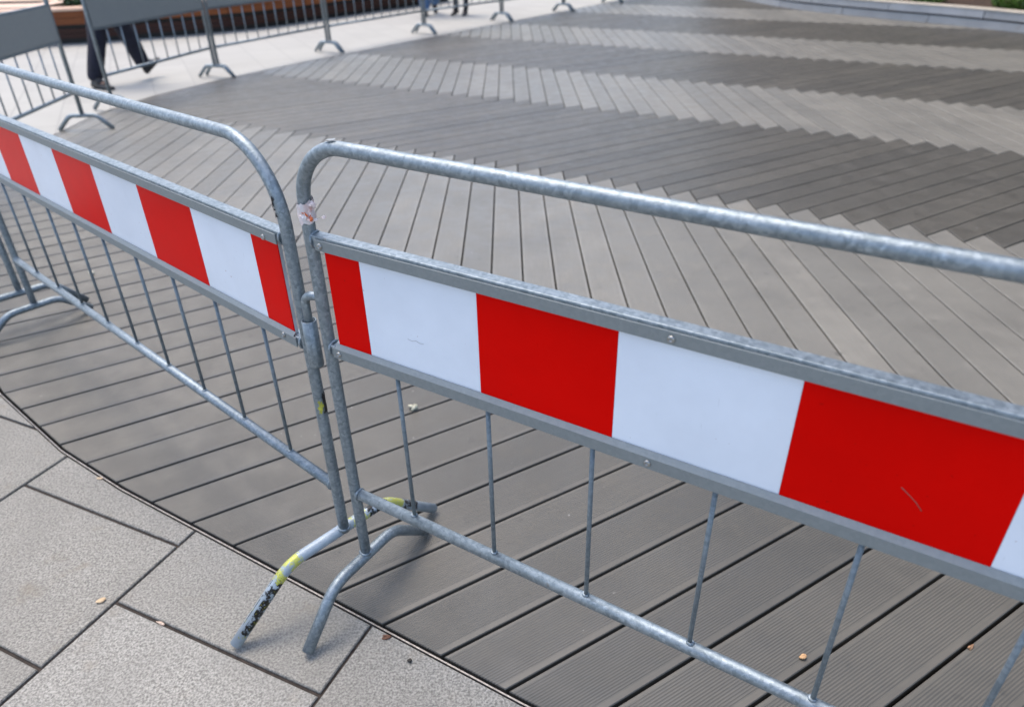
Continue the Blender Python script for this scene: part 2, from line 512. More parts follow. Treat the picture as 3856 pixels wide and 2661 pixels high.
def difference_outside(poly, deck):
    """part of a convex CCW slab that lies outside the convex deck (outline crosses it once)"""
    n = len(poly); pts = []
    ins = [inside(p, deck) for p in poly]
    if not any(ins):
        if not any(inside_poly_pt(q, poly) for q in deck): return poly
    if all(ins): return []
    # walk slab edges, collect crossings
    seq = []
    for i in range(n):
        p, q = poly[i], poly[(i + 1) % n]
        seq.append(('v', p, ins[i]))
        hits = []
        for j in range(len(deck)):
            a, b = deck[j], deck[(j + 1) % len(deck)]
            r = (q[0] - p[0], q[1] - p[1]); s = (b[0] - a[0], b[1] - a[1])
            den = cross2(r, s)
            if abs(den) < 1e-12: continue
            t = cross2((a[0] - p[0], a[1] - p[1]), s) / den; u = cross2((a[0] - p[0], a[1] - p[1]), r) / den
            if 0 <= t <= 1 and 0 <= u <= 1: hits.append((t, j, (p[0] + r[0] * t, p[1] + r[1] * t), den))
        for t, j, x, den in sorted(hits): seq.append(('x', x, j))
    xs = [k for k, s in enumerate(seq) if s[0] == 'x']
    if len(xs) != 2: return poly if not any(ins) else []
    # start right after a crossing that leads outside
    def nxt_out(k):
        s = seq[(k + 1) % len(seq)]
        if s[0] == 'v': return not s[2]
        mid = ((seq[k][1][0] + s[1][0]) / 2, (seq[k][1][1] + s[1][1]) / 2)
        return not inside(mid, deck)
    k0 = xs[0] if nxt_out(xs[0]) else xs[1]
    k1 = xs[1] if k0 == xs[0] else xs[0]
    out = [seq[k0][1]]; k = (k0 + 1) % len(seq)
    while k != k1:
        out.append(seq[k][1]); k = (k + 1) % len(seq)
    out.append(seq[k1][1])
    # follow the deck outline (reverse winding) from edge of k1 back to edge of k0
    j1, j0 = seq[k1][2], seq[k0][2]
    j = j1; guard = 0
    mid = []
    while j != j0 and guard < 200:
        mid.append(deck[j]); j = (j - 1) % len(deck); guard += 1
    if guard and any(not inside_poly_pt(q, poly) for q in mid):
        mid = []; j = j1; guard = 0
        while j != j0 and guard < 200:
            j = (j + 1) % len(deck); mid.append(deck[j]); guard += 1
        if any(not inside_poly_pt(q, poly) for q in mid): mid = []
    return out + mid
def inside_poly_pt(q, poly):
    return all(cross2((poly[(i + 1) % len(poly)][0] - poly[i][0], poly[(i + 1) % len(poly)][1] - poly[i][1]), (q[0] - poly[i][0], q[1] - poly[i][1])) >= -1e-9 for i in range(len(poly)))
def catmull(pts, n=6):
    out = []
    for i in range(len(pts) - 1):
        p0 = pts[max(0, i - 1)]; p1 = pts[i]; p2 = pts[i + 1]; p3 = pts[min(len(pts) - 1, i + 2)]
        for k in range(n):
            t = k / n
            out.append(tuple(0.5 * (2 * p1[d] + (p2[d] - p0[d]) * t + (2 * p0[d] - 5 * p1[d] + 4 * p2[d] - p3[d]) * t * t + (3 * p1[d] - p0[d] - 3 * p2[d] + p3[d]) * t ** 3) for d in range(len(p1))))
    out.append(tuple(pts[-1]))
    return out

# ------------------------------------------------------------------ deck outline (convex, CCW)
near = [(-2.95, 3.75), (-2.58, 3.05), (-2.20, 2.53), (-1.81, 2.115), (-1.42, 1.785), (-1.15, 1.600), (-0.86, 1.427), (-0.60, 1.280), (-0.32, 1.106), (0.0, 0.905), (0.45, 0.645), (1.1, 0.31), (2.0, -0.10)]
far_side = [(9.5, 2.0), (10.5, 8.0), (9.0, 15.0), (6.5, 18.5), (4.4, 18.4), (2.45, 15.45), (0.75, 12.95), (-1.05, 10.72), (-2.30, 9.13), (-3.0, 8.06), (-3.40, 7.28), (-3.60, 6.55), (-3.60, 5.75), (-3.45, 4.85), (-3.22, 4.20)]
DECK = near + far_side
# force convexity (drop points that bend inwards)
def hull(pts):
    pts = sorted(set(pts)); lo = []
    for p in pts:
        while len(lo) >= 2 and cross2((lo[-1][0] - lo[-2][0], lo[-1][1] - lo[-2][1]), (p[0] - lo[-2][0], p[1] - lo[-2][1])) <= 0: lo.pop()
        lo.append(p)
    hi = []
    for p in reversed(pts):
        while len(hi) >= 2 and cross2((hi[-1][0] - hi[-2][0], hi[-1][1] - hi[-2][1]), (p[0] - hi[-2][0], p[1] - hi[-2][1])) <= 0: hi.pop()
        hi.append(p)
    return lo[:-1] + hi[:-1]
DECK = hull(DECK)

# ground to the horizon
g_ = mesh_obj('ground', [(-400, -400, -0.08), (400, -400, -0.08), (400, 400, -0.08), (-400, 400, -0.08)], [(0, 1, 2, 3)], M['ground'])
tag(g_, kind='structure')
# plaza: ring around the deck
cx_, cy_ = 2.5, 7.5
V = []; F = []
nD = len(DECK)
for p in DECK:
    d = Vector((p[0] - cx_, p[1] - cy_)).normalized()
    V.append((p[0], p[1], -0.012)); V.append((cx_ + d.x * 60, cy_ + d.y * 60, -0.012)); V.append((p[0], p[1], -0.07))
for i in range(nD):
    j = (i + 1) % nD
    F.append((3 * i, 3 * i + 1, 3 * j + 1, 3 * j)); F.append((3 * i, 3 * j, 3 * j + 2, 3 * i + 2))
tag(mesh_obj('plaza_pavement', V, F, M['plaza']), kind='structure')

# deck void below the planks
deck = mesh_obj('deck', [(p[0], p[1], -0.05) for p in DECK], [tuple(range(nD))], M['under'])
tag(deck, kind='structure')

# ------------------------------------------------------------------ planks: two families of joint lines
TA, TB = R_(59.82), R_(0.22)
A0, B0, PA, PB = -0.3786, 0.0467, 0.1474, 0.1447
na = Vector((math.cos(TA), -math.sin(TA))); nb = Vector((math.cos(TB), -math.sin(TB)))
ua = Vector((math.sin(TA), math.cos(TA))); ub = Vector((math.sin(TB), math.cos(TB)))
det = nb.x * na.y - nb.y * na.x
def lat(k, m):
    c1, c2 = B0 + k * PB, A0 - m * PA
    return Vector(((c1 * na.y - nb.y * c2) / det, (nb.x * c2 - na.x * c1) / det))
GAP = 0.0078
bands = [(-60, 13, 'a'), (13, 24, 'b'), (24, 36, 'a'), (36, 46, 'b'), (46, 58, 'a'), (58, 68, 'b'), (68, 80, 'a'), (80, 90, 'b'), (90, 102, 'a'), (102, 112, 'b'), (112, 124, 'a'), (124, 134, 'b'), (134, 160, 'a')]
CLIP = inset(DECK, 0.011)
planks = []
for (c0, c1, kind) in bands:
    for idx in range(-70, 130):
        if kind == 'b':
            k = idx; q = [lat(k, c0 - k), lat(k + 1, c0 - k), lat(k + 1, c1 - k), lat(k, c1 - k)]
            u, n_, off = ub, nb, B0 + k * PB
        else:
            m = idx; q = [lat(c0 - m, m), lat(c1 - m, m), lat(c1 - m, m + 1), lat(c0 - m, m + 1)]
            u, n_, off = ua, na, A0 - (m + 1) * PA
        poly = [(v.x, v.y) for v in q]
        if area(poly) < 0: poly.reverse()
        poly = inset(poly, GAP / 2)
        poly = dedupe(clip_convex(poly, CLIP), 0.004)
        if len(poly) < 3 or area(poly) < 0.0015: continue
        cxp = sum(p[0] for p in poly) / len(poly); cyp = sum(p[1] for p in poly) / len(poly)
        # rough picture size: area over distance cubed, in front of the camera and inside the view wedge
        best = 0
        for t in range(len(poly)):
            for s in (0.0, 0.5):
                px = poly[t][0] * (1 - s) + cxp * s; py = poly[t][1] * (1 - s) + cyp * s
                rel = Vector((px, py, -1.4)); z = rel.dot(fwd)
                if z > 0.2 and abs(rel.dot(rt)) / z < 0.80 and abs(rel.dot(up)) / z < 0.58:
                    best = max(best, area(poly) / z ** 3)
        planks.append((best, poly, kind, u, n_, off))
planks.sort(key=lambda t: -t[0])
def plank_data(poly, u, n_, off, z):
    ins = inset(poly, 0.0018)
    k = len(poly); V = []; U = []
    for ring, zz in ((ins, z), (poly, z - 0.002), (poly, z - 0.024)):
        for p in ring:
            V.append((p[0], p[1], zz)); U.append((p[0] * u.x + p[1] * u.y, p[0] * n_.x + p[1] * n_.y - off))
    F = [tuple(range(k))]
    for r in (0, 1):
        for i in range(k):
            j = (i + 1) % k
            F.append((r * k + i, (r + 1) * k + i, (r + 1) * k + j, r * k + j))
    return V, F, U
rest = ([], [], [], [])
for i, (b_, poly, kind, u, n_, off) in enumerate(planks):
    z = random.uniform(-0.0008, 0.0008)
    V, F, U = plank_data(poly, u, n_, off, z)
    if i < 300 and b_ > 0:
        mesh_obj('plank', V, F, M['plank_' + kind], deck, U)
    else:
        o = len(rest[0])
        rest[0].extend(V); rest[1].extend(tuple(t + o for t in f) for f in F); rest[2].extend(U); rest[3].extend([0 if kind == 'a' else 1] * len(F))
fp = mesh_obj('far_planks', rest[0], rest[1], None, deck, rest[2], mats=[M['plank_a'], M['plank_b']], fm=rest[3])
tag(fp, kind='stuff')

# metal edging strip round the deck
eo, ei = inset(DECK, -0.0018), inset(DECK, 0.0018)
V = []; F = []
for a, b in zip(eo, ei):
    V += [(a[0], a[1], -0.03), (a[0], a[1], 0.0015), (b[0], b[1], 0.0015), (b[0], b[1], -0.03)]
for i in range(nD):
    j = (i + 1) % nD
    for t in range(3): F.append((4 * i + t, 4 * j + t, 4 * j + t + 1, 4 * i + t + 1))
mesh_obj('edging_strip', V, F, M['trim'], deck)

# ------------------------------------------------------------------ granite slabs outside the deck (near side)
pu = Vector((math.sin(R_(25)), math.cos(R_(25)))); pn = Vector((math.cos(R_(25)), -math.sin(R_(25))))
paving = None
bedq = [pn * a + pu * b for a, b in ((-4.4, -2.2), (2.4, -2.2), (2.4, 3.1), (-4.4, 3.1))]
bed = [(v.x, v.y) for v in bedq]
if area(bed) < 0: bed.reverse()
bedp = difference_outside(bed, DECK)
# bed sheet: drawn as strips so that it stays outside the deck
paving = mesh_obj('granite_paving', [(p[0], p[1], -0.0075) for p in bedp], [tuple(range(len(bedp)))], M['joint'])
tag(paving, kind='structure')
OUT = inset(DECK, -0.004)
ROW, LEN, N0, U0 = 0.612, 0.397, -1.390, 0.667
for r in range(-5, 6):
    n0 = N0 + r * ROW
    sh = 0.0 if r % 2 == 0 else LEN / 2
    for s in range(-8, 7):
        u0 = U0 + s * LEN + sh
        j = 0.0042
        q = [pn * (n0 + j) + pu * (u0 + j), pn * (n0 + ROW - j) + pu * (u0 + j), pn * (n0 + ROW - j) + pu * (u0 + LEN - j), pn * (n0 + j) + pu * (u0 + LEN - j)]
        poly = [(v.x, v.y) for v in q]
        if area(poly) < 0: poly.reverse()
        if not all(inside_poly_pt(p, bed) for p in poly): continue
        poly = dedupe(difference_outside(poly, OUT), 0.004)
        if len(poly) < 3 or abs(area(poly)) < 0.004: continue
        z = random.uniform(-0.0015, 0.0010)
        ins = inset(poly, 0.0022); k = len(poly)
        V = [(p[0], p[1], z) for p in ins] + [(p[0], p[1], z - 0.0028) for p in poly] + [(p[0], p[1], -0.03) for p in poly]
        F = [tuple(range(k))]
        for t in (0, 1):
            for i in range(k):
                i2 = (i + 1) % k
                F.append((t * k + i, (t + 1) * k + i, (t + 1) * k + i2, t * k + i2))
        mesh_obj('slab', V, F, M['slab'], paving)

# ------------------------------------------------------------------ crowd barriers
def weld(name, path, r, parent, mat='galv'):
    return tube(name, path, r, M[mat], parent, 8, jitter=0.22)

def ring_path(c, axis, r, n=10):
    c = Vector(c)
    pts = []
    for k in range(n + 1):
        t = 2 * math.pi * k / n
        pts.append(c + (Vector((0, math.cos(t), math.sin(t))) if axis == 'x' else Vector((math.cos(t), math.sin(t), 0))) * r)
    return pts

def screw(parent, x, y, z):
    s = lathe('screw', [(0.0060, 0.0), (0.0058, 0.0012), (0.0048, 0.0028), (0.0032, 0.0036), (0.0026, 0.0035), (0.0024, 0.0016), (0.0001, 0.0014)], M['steel'], parent, 14, (x, y, z), '-Y')
    return s

def foot(parent, x, prof, mat, r=0.0135):
    """prof: (front distance, height) pairs, front is -y"""
    pts = [(x + (q[2] if len(q) > 2 else 0.0), -q[0], q[1]) for q in prof]
    return tube('foot', fillet(pts, 0.09, 9), r, mat, parent, 14)

def crowd_barrier(origin, heading, L, dz, edges, first_red, bars, footL, footR, label, screws=(), bend=0.105, foot_mat_R=None, hook_left=True, sleeve_right=True):
    root = empty('crowd_barrier', (*origin, 0), math.atan2(math.cos(heading), math.sin(heading)))
    tag(root, label, 'barrier', 'galvanised crowd barriers with red and white boards')
    rT = 0.0122
    zt = 1.090 + dz
    fl = max(p[1] for p in footL); fr = max(p[1] for p in footR)
    path = fillet([(0, 0, fl), (0, 0, zt), (L, 0, zt), (L, 0, fr)], bend, 12)
    # split the long straight top so that it can sag a little
    dense = []
    for a, b in zip(path[:-1], path[1:]):
        dense.append(a)
        if (b - a).length > 0.5:
            for t in range(1, 12):
                q = a.lerp(b, t / 12)
                if abs(a.z - b.z) < 0.01: q = q + Vector((0, 0, -0.004 * math.sin(math.pi * t / 12)))
                dense.append(q)
    dense.append(path[-1])
    tube('frame_tube', dense, rT, M['galv'], root, 18)
    # upper and lower board rails
    zu0, zu1 = 0.905 + dz, 0.9300 + dz
    zl0, zl1 = 0.682 + dz, 0.7045 + dz
    for nm, z0, z1 in (('upper_rail', zu0, zu1), ('lower_rail', zl0, zl1)):
        rl = box(nm, rT * 0.8, L - rT * 0.8, -0.011, 0.013, z0 + 0.002, z1, M['galv'], root, 0.0022)
        # thin folded cover strip screwed to the face
        box('cover_strip', 0.022, L - 0.022, -0.0142, -0.0113, z0 - (0.001 if nm == 'upper_rail' else 0.0), z1 - (0.0055 if nm == 'upper_rail' else 0.001), M['alu'], rl, 0.0006)
        for xx in (0.0, L):
            weld('weld', ring_path((xx + (rT if xx == 0 else -rT), 0.001, (z0 + z1) / 2), 'x', 0.0145, 10), 0.0028, rl)
    if True:
        V, F = [], []
        x0, x1 = 0.03, L - 0.03     # sloping ledge behind the lower cover strip
        V = [(x0, -0.0141, zl1 - 0.0012), (x1, -0.0141, zl1 - 0.0012), (x1, -0.0060, zl1 + 0.0065), (x0, -0.0060, zl1 + 0.0065)]
        mesh_obj('ledge', V, [(0, 1, 2, 3)], M['alu'], root)
    bt = tube('bottom_rail', [(rT * 0.6, 0, 0.316 + dz), (L - rT * 0.6, 0, 0.316 + dz)], 0.0125, M['galv'], root, 16)
    for xx in (rT + 0.001, L - rT - 0.001):
        weld('weld', ring_path((xx, 0, 0.316 + dz), 'x', 0.0125, 10), 0.0032, bt)
    for bx in bars:
        br = tube('bar', [(bx + random.uniform(-.002, .002), 0.001, 0.316 + dz), (bx, 0.001, zl0 + 0.004)], 0.0042, M['galv_dark'], root, 10)
        weld('weld', ring_path((bx, 0.001, 0.3285 + dz), 'z', 0.0046, 8), 0.0031, br)
    # striped board: a core with film stripes side by side
    pn_ = box('board', edges[0], edges[-1], -0.0030, 0.0040, zl1 - 0.008, zu0 + 0.008, M['pvc'], root)
    red = first_red
    for a, b in zip(edges[:-1], edges[1:]):
        box('red_stripe' if red else 'white_stripe', a + 0.0003, b - 0.0003, -0.0048 - (0.0004 if red else 0), -0.0031, zl1 - 0.007, zu0 + 0.007, M['red'] if red else M['white'], pn_)
        red = not red
    for (sx, sz) in screws: screw(root, sx, -0.0141, sz + dz)
    foot(root, 0.0, footL, M['galv'])
    foot(root, L, footR, foot_mat_R or M['galv'])
    for xx, ft in ((0.0, fl), (L, fr)):
        weld('weld', ring_path((xx, 0, ft + 0.0105), 'z', 0.0125, 10), 0.0036, root)
    if hook_left:
        hk = fillet([(-0.004, -0.003, 0.802 + dz), (-0.041, -0.005, 0.796 + dz), (-0.041, -0.005, 0.66 + dz)], 0.024, 8)
        tube('hook', hk, 0.0085, M['galv'], root, 12)
    if sleeve_right:
        xs, ys, z0, z1 = L + 0.0265, -0.0055, 0.640, 0.742
        prof = [(0.0138, z0), (0.0146, z0 + 0.002), (0.0146, z1), (0.0122, z1 + 0.0005), (0.0120, z1 - 0.03), (0.0001, z1 - 0.031)]
        sl = lathe('hinge_sleeve', prof, M['galv'], root, 18, (xs, ys, 0))
        for yy in (-0.014, 0.004):
            weld('weld', [(L + 0.0115, yy * 0.7, z0 + 0.008), (L + 0.012, yy * 0.8, (z0 + z1) / 2), (L + 0.0115, yy * 0.7, z1 - 0.02)], 0.003, sl)
    return root

T1, T2 = R_(122.5), R_(131.79)
e1 = [0.034, 0.1146, 0.3598, 0.6038, 0.857, 1.111, 1.363, 1.615, 1.867, 1.996]
L1 = 2.03
bars1 = [0.1667 + 0.2015 * i for i in range(10) if 0.1667 + 0.2015 * i < L1 - 0.05]
footB1 = [(0.214, 0.0125), (0.105, 0.122), (-0.095, 0.118), (-0.218, 0.0125)]
b1 = crowd_barrier((-0.3552, 1.2104), T1, L1, 0.0, e1, True, bars1, footB1, footB1,
    'nearest barrier with large red and white stripes, filling the right half', screws=[(0.035, 0.914), (0.684, 0.9135), (1.345, 0.914), (1.99, 0.914), (0.038, 0.693), (0.668, 0.693), (1.345, 0.693), (1.99, 0.693)])
dir2 = Vector((math.sin(T2), math.cos(T2)))
L2 = 2.03
r2 = Vector((-0.4085, 1.250))
o2 = r2 - dir2 * L2
e2 = [0.034] + [L2 - t for t in (1.90, 1.645, 1.392, 1.139, 0.882, 0.623, 0.369, 0.129)] + [L2 - 0.036]
bars2 = [L2 - (0.176 + 0.2035 * i) for i in range(9)]
footB2 = [(0.300, 0.0125, -0.040), (0.145, 0.162, -0.012), (-0.125, 0.162, -0.004), (-0.290, 0.0125, -0.016)]
footB2L = [(0.205, 0.0125), (0.100, 0.100), (-0.090, 0.100), (-0.195, 0.0125)]
b2 = crowd_barrier(o2, T2, L2, -0.0155, sorted(e2), True, sorted(bars2), footB2L, footB2,
    'second barrier, in the left half, with worn yellow and black tape on its foot', screws=[(L2 - 0.064, 0.909), (L2 - 0.064, 0.697), (0.05, 0.909)], foot_mat_R=M['tape_foot'], bend=0.15)
r3 = Vector((-2.010, 2.668)); l3 = Vector((-3.24, 3.93))
d3 = r3 - l3; L3 = d3.length
b3 = crowd_barrier(l3, math.atan2(d3.x, d3.y), L3, -0.01, [0.034, 0.12, 0.37, 0.62, 0.87, 1.12, 1.37, 1.62, L3 - 0.034], True, [0.1 + 0.2 * i for i in range(9) if 0.1 + 0.2 * i < L3 - 0.05], footB1, [(0.26, 0.0125), (0.15, 0.128), (-0.12, 0.128), (-0.225, 0.0125)],
    'barrier at the left edge of which only an end post and foot show')

# scraps of black and yellow tape on the right post of the second barrier
def scrap(parent, x, z0, z1, a0, a1, r, mat, seed, name='tape_scrap'):
    rnd = random.Random(seed); V = []; F = []; n, m = 7, 6
    for i in range(m + 1):
        for k in range(n + 1):
            t = a0 + (a1 - a0) * k / n
            zz = z0 + (z1 - z0) * i / m
            if k in (0, n): t += rnd.uniform(-0.35, 0.35)
            if i in (0, m): zz += rnd.uniform(-0.006, 0.006)
            V.append((x + r * math.cos(t), r * math.sin(t), zz))
    for i in range(m):
        for k in range(n):
            F.append((i * (n + 1) + k, i * (n + 1) + k + 1, (i + 1) * (n + 1) + k + 1, (i + 1) * (n + 1) + k))
    return mesh_obj(name, V, F, mat, parent, None, True)
scrap(b2, L2, 0.512, 0.560, R_(-5), R_(52), 0.0130, M['black'], 3)
scrap(b2, L2, 0.516, 0.541, R_(-48), R_(-8), 0.0129, M['yellow'], 4)
scrap(b2, L2 - 0.007, 0.958, 0.982, R_(-125), R_(-88), 0.0132, M['black'], 5)
scrap(b2, L2 - 0.004, 0.946, 0.951, R_(-115), R_(-80), 0.0131, M['black'], 6)
# scratch on the big red stripe
tube('scratch', [(0.994, -0.0053, 0.786), (1.004, -0.0053, 0.7785), (1.014, -0.0053, 0.7705), (1.023, -0.0053, 0.760)], 0.0006, plain('grey_scratch', (0.20, 0.09, 0.07), 0.6), b1, 6)
tube('scratch', [(0.208, -0.0054, 0.772), (0.218, -0.0054, 0.7705), (0.226, -0.0054, 0.7735), (0.235, -0.0054, 0.771), (0.243, -0.0054, 0.7715)], 0.0004, M['pvc'], b1, 5)

# ------------------------------------------------------------------ knotted plastic tape on the near post
tp = empty('plastic_tape', (-0.3552, 1.2104, 0.970), R_(6))
tag(tp, 'scrap of pale pink and orange plastic tape knotted round the near barrier post', 'tape')
rnd = random.Random(11)
V = []; F = []; n, m = 26, 6
for i in range(m + 1):
    for k in range(n):
        t = 2 * math.pi * k / n
        rr = 0.0140 + 0.0013 * math.sin(5 * t + i * 1.3) + rnd.uniform(0, 0.0014)
        z = -0.019 + 0.037 * i / m + 0.004 * math.sin(t + 1.0) + (rnd.uniform(-0.003, 0.003) if i in (0, m) else 0)
        V.append((rr * math.cos(t) + 0.0, rr * math.sin(t), z))
for i in range(m):
    for k in range(n):
        k2 = (k + 1) % n
        F.append((i * n + k, i * n + k2, (i + 1) * n + k2, (i + 1) * n + k))
mesh_obj('wrap', V, F, M['film'], tp, None, True)
def ribbon(name, pts, w0, mat, parent, tw=1.3, seed=0):
    rnd = random.Random(seed); P = [Vector(p) for p in catmull(pts, 5)]; V = []; F = []
    for i, p in enumerate(P):
        a = tw * i * 0.45 + rnd.uniform(-.4, .4)
        d = Vector((0.25 * math.sin(a), math.cos(a), math.sin(a))).normalized() * w0 * (0.7 + rnd.uniform(0, .6))
        V += [p - d, p + Vector((rnd.uniform(-1, 1), rnd.uniform(-1, 1), rnd.uniform(-1, 1))) * w0 * 0.35, p + d]
    for i in range(len(P) - 1):
        F += [(3 * i, 3 * i + 1, 3 * i + 4, 3 * i + 3), (3 * i + 1, 3 * i + 2, 3 * i + 5, 3 * i + 4)]
    return mesh_obj(name, V, F, mat, parent, None, False)
ribbon('strand', [(0.004, -0.0145, -0.012), (0.011, -0.020, 0.000), (0.014, -0.022, 0.014), (0.019, -0.022, 0.021)], 0.0026, M['orange'], tp, 1.5, 1)
ribbon('strand', [(0.006, -0.016, -0.010), (0.012, -0.021, -0.004), (0.009, -0.023, 0.010), (0.017, -0.024, 0.019), (0.022, -0.021, 0.017)], 0.0042, M['film'], tp, 1.1, 2)
ribbon('strand', [(-0.010, -0.012, -0.004), (0.000, -0.017, -0.008), (0.008, -0.020, -0.012), (0.012, -0.021, -0.016)], 0.0034, M['film'], tp, 0.9, 3)
ribbon('strand', [(-0.006, -0.014, 0.002), (0.003, -0.017, -0.004), (0.010, -0.021, -0.011)], 0.0022, M['orange'], tp, 0.9, 4)
ribbon('tail', [(0.010, -0.019, -0.013), (0.018, -0.018, -0.012), (0.027, -0.016, -0.009), (0.034, -0.013, -0.010)], 0.0030, M['film'], tp, 0.7, 5)
lumpy('knot', (0.0105, -0.0205, -0.010), 0.0034, 0.0032, 0.0036, M['orange'], tp, 3, 12, 8, 0.5)
lumpy('knot', (0.0165, -0.0225, 0.0165), 0.0058, 0.0048, 0.0050, M['film'], tp, 8, 12, 8, 0.6)
# curl of peeling zinc on the top bend
mesh_obj('peeling_flake', [(0.075, -0.006, 1.1005), (0.098, -0.004, 1.1045), (0.094, 0.004, 1.1050), (0.078, 0.002, 1.1022), (0.086, -0.0075, 1.1035)], [(0, 4, 3), (4, 1, 2), (4, 2, 3)], M['steel'], b1)

# ------------------------------------------------------------------ grey board barriers round the far side
def grey_barrier(A, B, label, nbars=None):
    A = Vector(A); B = Vector(B); d = B - A; L = d.length
    root = empty('grey_board_barrier', (A.x, A.y, -0.010), math.atan2(d.y, d.x))
    tag(root, label, 'barrier', 'steel barriers with plain grey boards round the far edge of the deck')
    tube('frame_tube', fillet([(0, 0, 0.11), (0, 0, 1.09), (L, 0, 1.09), (L, 0, 0.11)], 0.11, 8), 0.0165, M['galv'], root, 12)
    box('upper_rail', 0.01, L - 0.01, -0.013, 0.013, 0.902, 0.930, M['galv'], root, 0.002)
    box('lower_rail', 0.01, L - 0.01, -0.013, 0.013, 0.662, 0.690, M['galv'], root, 0.002)
    box('board', 0.015, L - 0.015, -0.0145, -0.010, 0.682, 0.912, M['grey_panel'], root, 0.001)
    bt = tube('bottom_rail', [(0.008, 0, 0.302), (L - 0.008, 0, 0.302)], 0.0140, M['galv'], root, 12)
    nb_ = int(round(L / 0.165))
    for i in range(1, nb_):
        tube('bar', [(L * i / nb_, 0, 0.302), (L * i / nb_, 0, 0.664)], 0.0062, M['galv'], root, 8)
    pr = [(0.215, 0.013), (0.105, 0.122), (-0.105, 0.122), (-0.215, 0.013)]
    for x in (0, L):
        tube('foot', fillet([(x, -a, b) for a, b in pr], 0.08, 7), 0.0170, M['galv'], root, 12)
    return root
J = [(-3.33, 4.05), (-3.41, 5.97), (-3.52, 6.66), (-3.10, 8.22), (-2.22, 9.80), (-1.16, 11.33), (-0.04, 12.60), (1.03, 13.76), (2.05, 15.05), (3.05, 16.5)]
def between(i, gap=0.055):
    a, b = Vector(J[i]), Vector(J[i + 1]); d = (b - a).normalized()
    return a + d * gap / 2, b - d * gap / 2
grey_barrier(J[0], J[1], 'grey board barrier at the left edge, set across the corner behind the striped barriers')
names = ['grey board barrier in front of the person walking in dark trousers', 'grey board barrier with thin bars right of the walking person, before the dark bench', 'grey board barrier whose bottom rail ends at the person in blue jeans', 'grey board barrier behind which two people stand, one in black shoes', 'grey barrier of which a foot and rail end show at the top edge', 'next to last grey barrier along the pale paving, foot at top edge', 'farthest grey barrier, its foot cut by the top edge']
for i in range(2, 9):
    a, b = between(i)
    grey_barrier(a, b, names[i - 2])

# ------------------------------------------------------------------ people
def skin_mesh(name, joints, edges, radii, mat, parent, root='pelvis', sub=2):
    keys = list(joints)
    me = bpy.data.meshes.new(name)
    me.from_pydata([joints[k] for k in keys], [(keys.index(a), keys.index(b)) for a, b in edges], [])
    o = bpy.data.objects.new(name, me); col.objects.link(o)
    if parent: o.parent = parent
    me.materials.append(mat)
    sk = o.modifiers.new('Skin', 'SKIN')
    sk.use_smooth_shade = True
    lay = me.skin_vertices[0].data
    for i, k in enumerate(keys):
        r = radii[k]; lay[i].radius = r if isinstance(r, tuple) else (r, r)
        lay[i].use_root = (k == root)
    s = o.modifiers.new('Sub', 'SUBSURF'); s.levels = sub; s.render_levels = sub
    return o

def shoe(parent, heel, toe, mat, h=0.075, ankle=None):
    heel = Vector(heel); toe = Vector(toe); d = (toe - heel); L = d.length; d.normalize()
    side = d.cross(Vector((0, 0, 1))).normalized(); upv = side.cross(d).normalized()
    prof = [(-0.02, 0.028, 0.050), (0.06, 0.036, h + 0.02), (0.30, 0.037, h), (0.52, 0.044, 0.055), (0.80, 0.046, 0.040), (0.98, 0.030, 0.030), (1.03, 0.010, 0.018)]
    V = []; F = []; n = 12
    for t, w_, hh in prof:
        for k in range(n):
            a = 2 * math.pi * k / n
            y = math.cos(a) * w_; z = max(math.sin(a) * hh * 0.62 + hh * 0.38, 0.0)
            V.append(heel + d * (t * L) + side * y + upv * z)
    for i in range(len(prof) - 1):
        for k in range(n):
            k2 = (k + 1) % n; F.append((i * n + k, i * n + k2, (i + 1) * n + k2, (i + 1) * n + k))
    F.append(tuple(range(n - 1, -1, -1))); F.append(tuple((len(prof) - 1) * n + k for k in range(n)))
    o = mesh_obj('shoe', V, F, mat, parent, None, True)
    md = o.modifiers.new('Sub', 'SUBSURF'); md.levels = 1; md.render_levels = 1
    return o

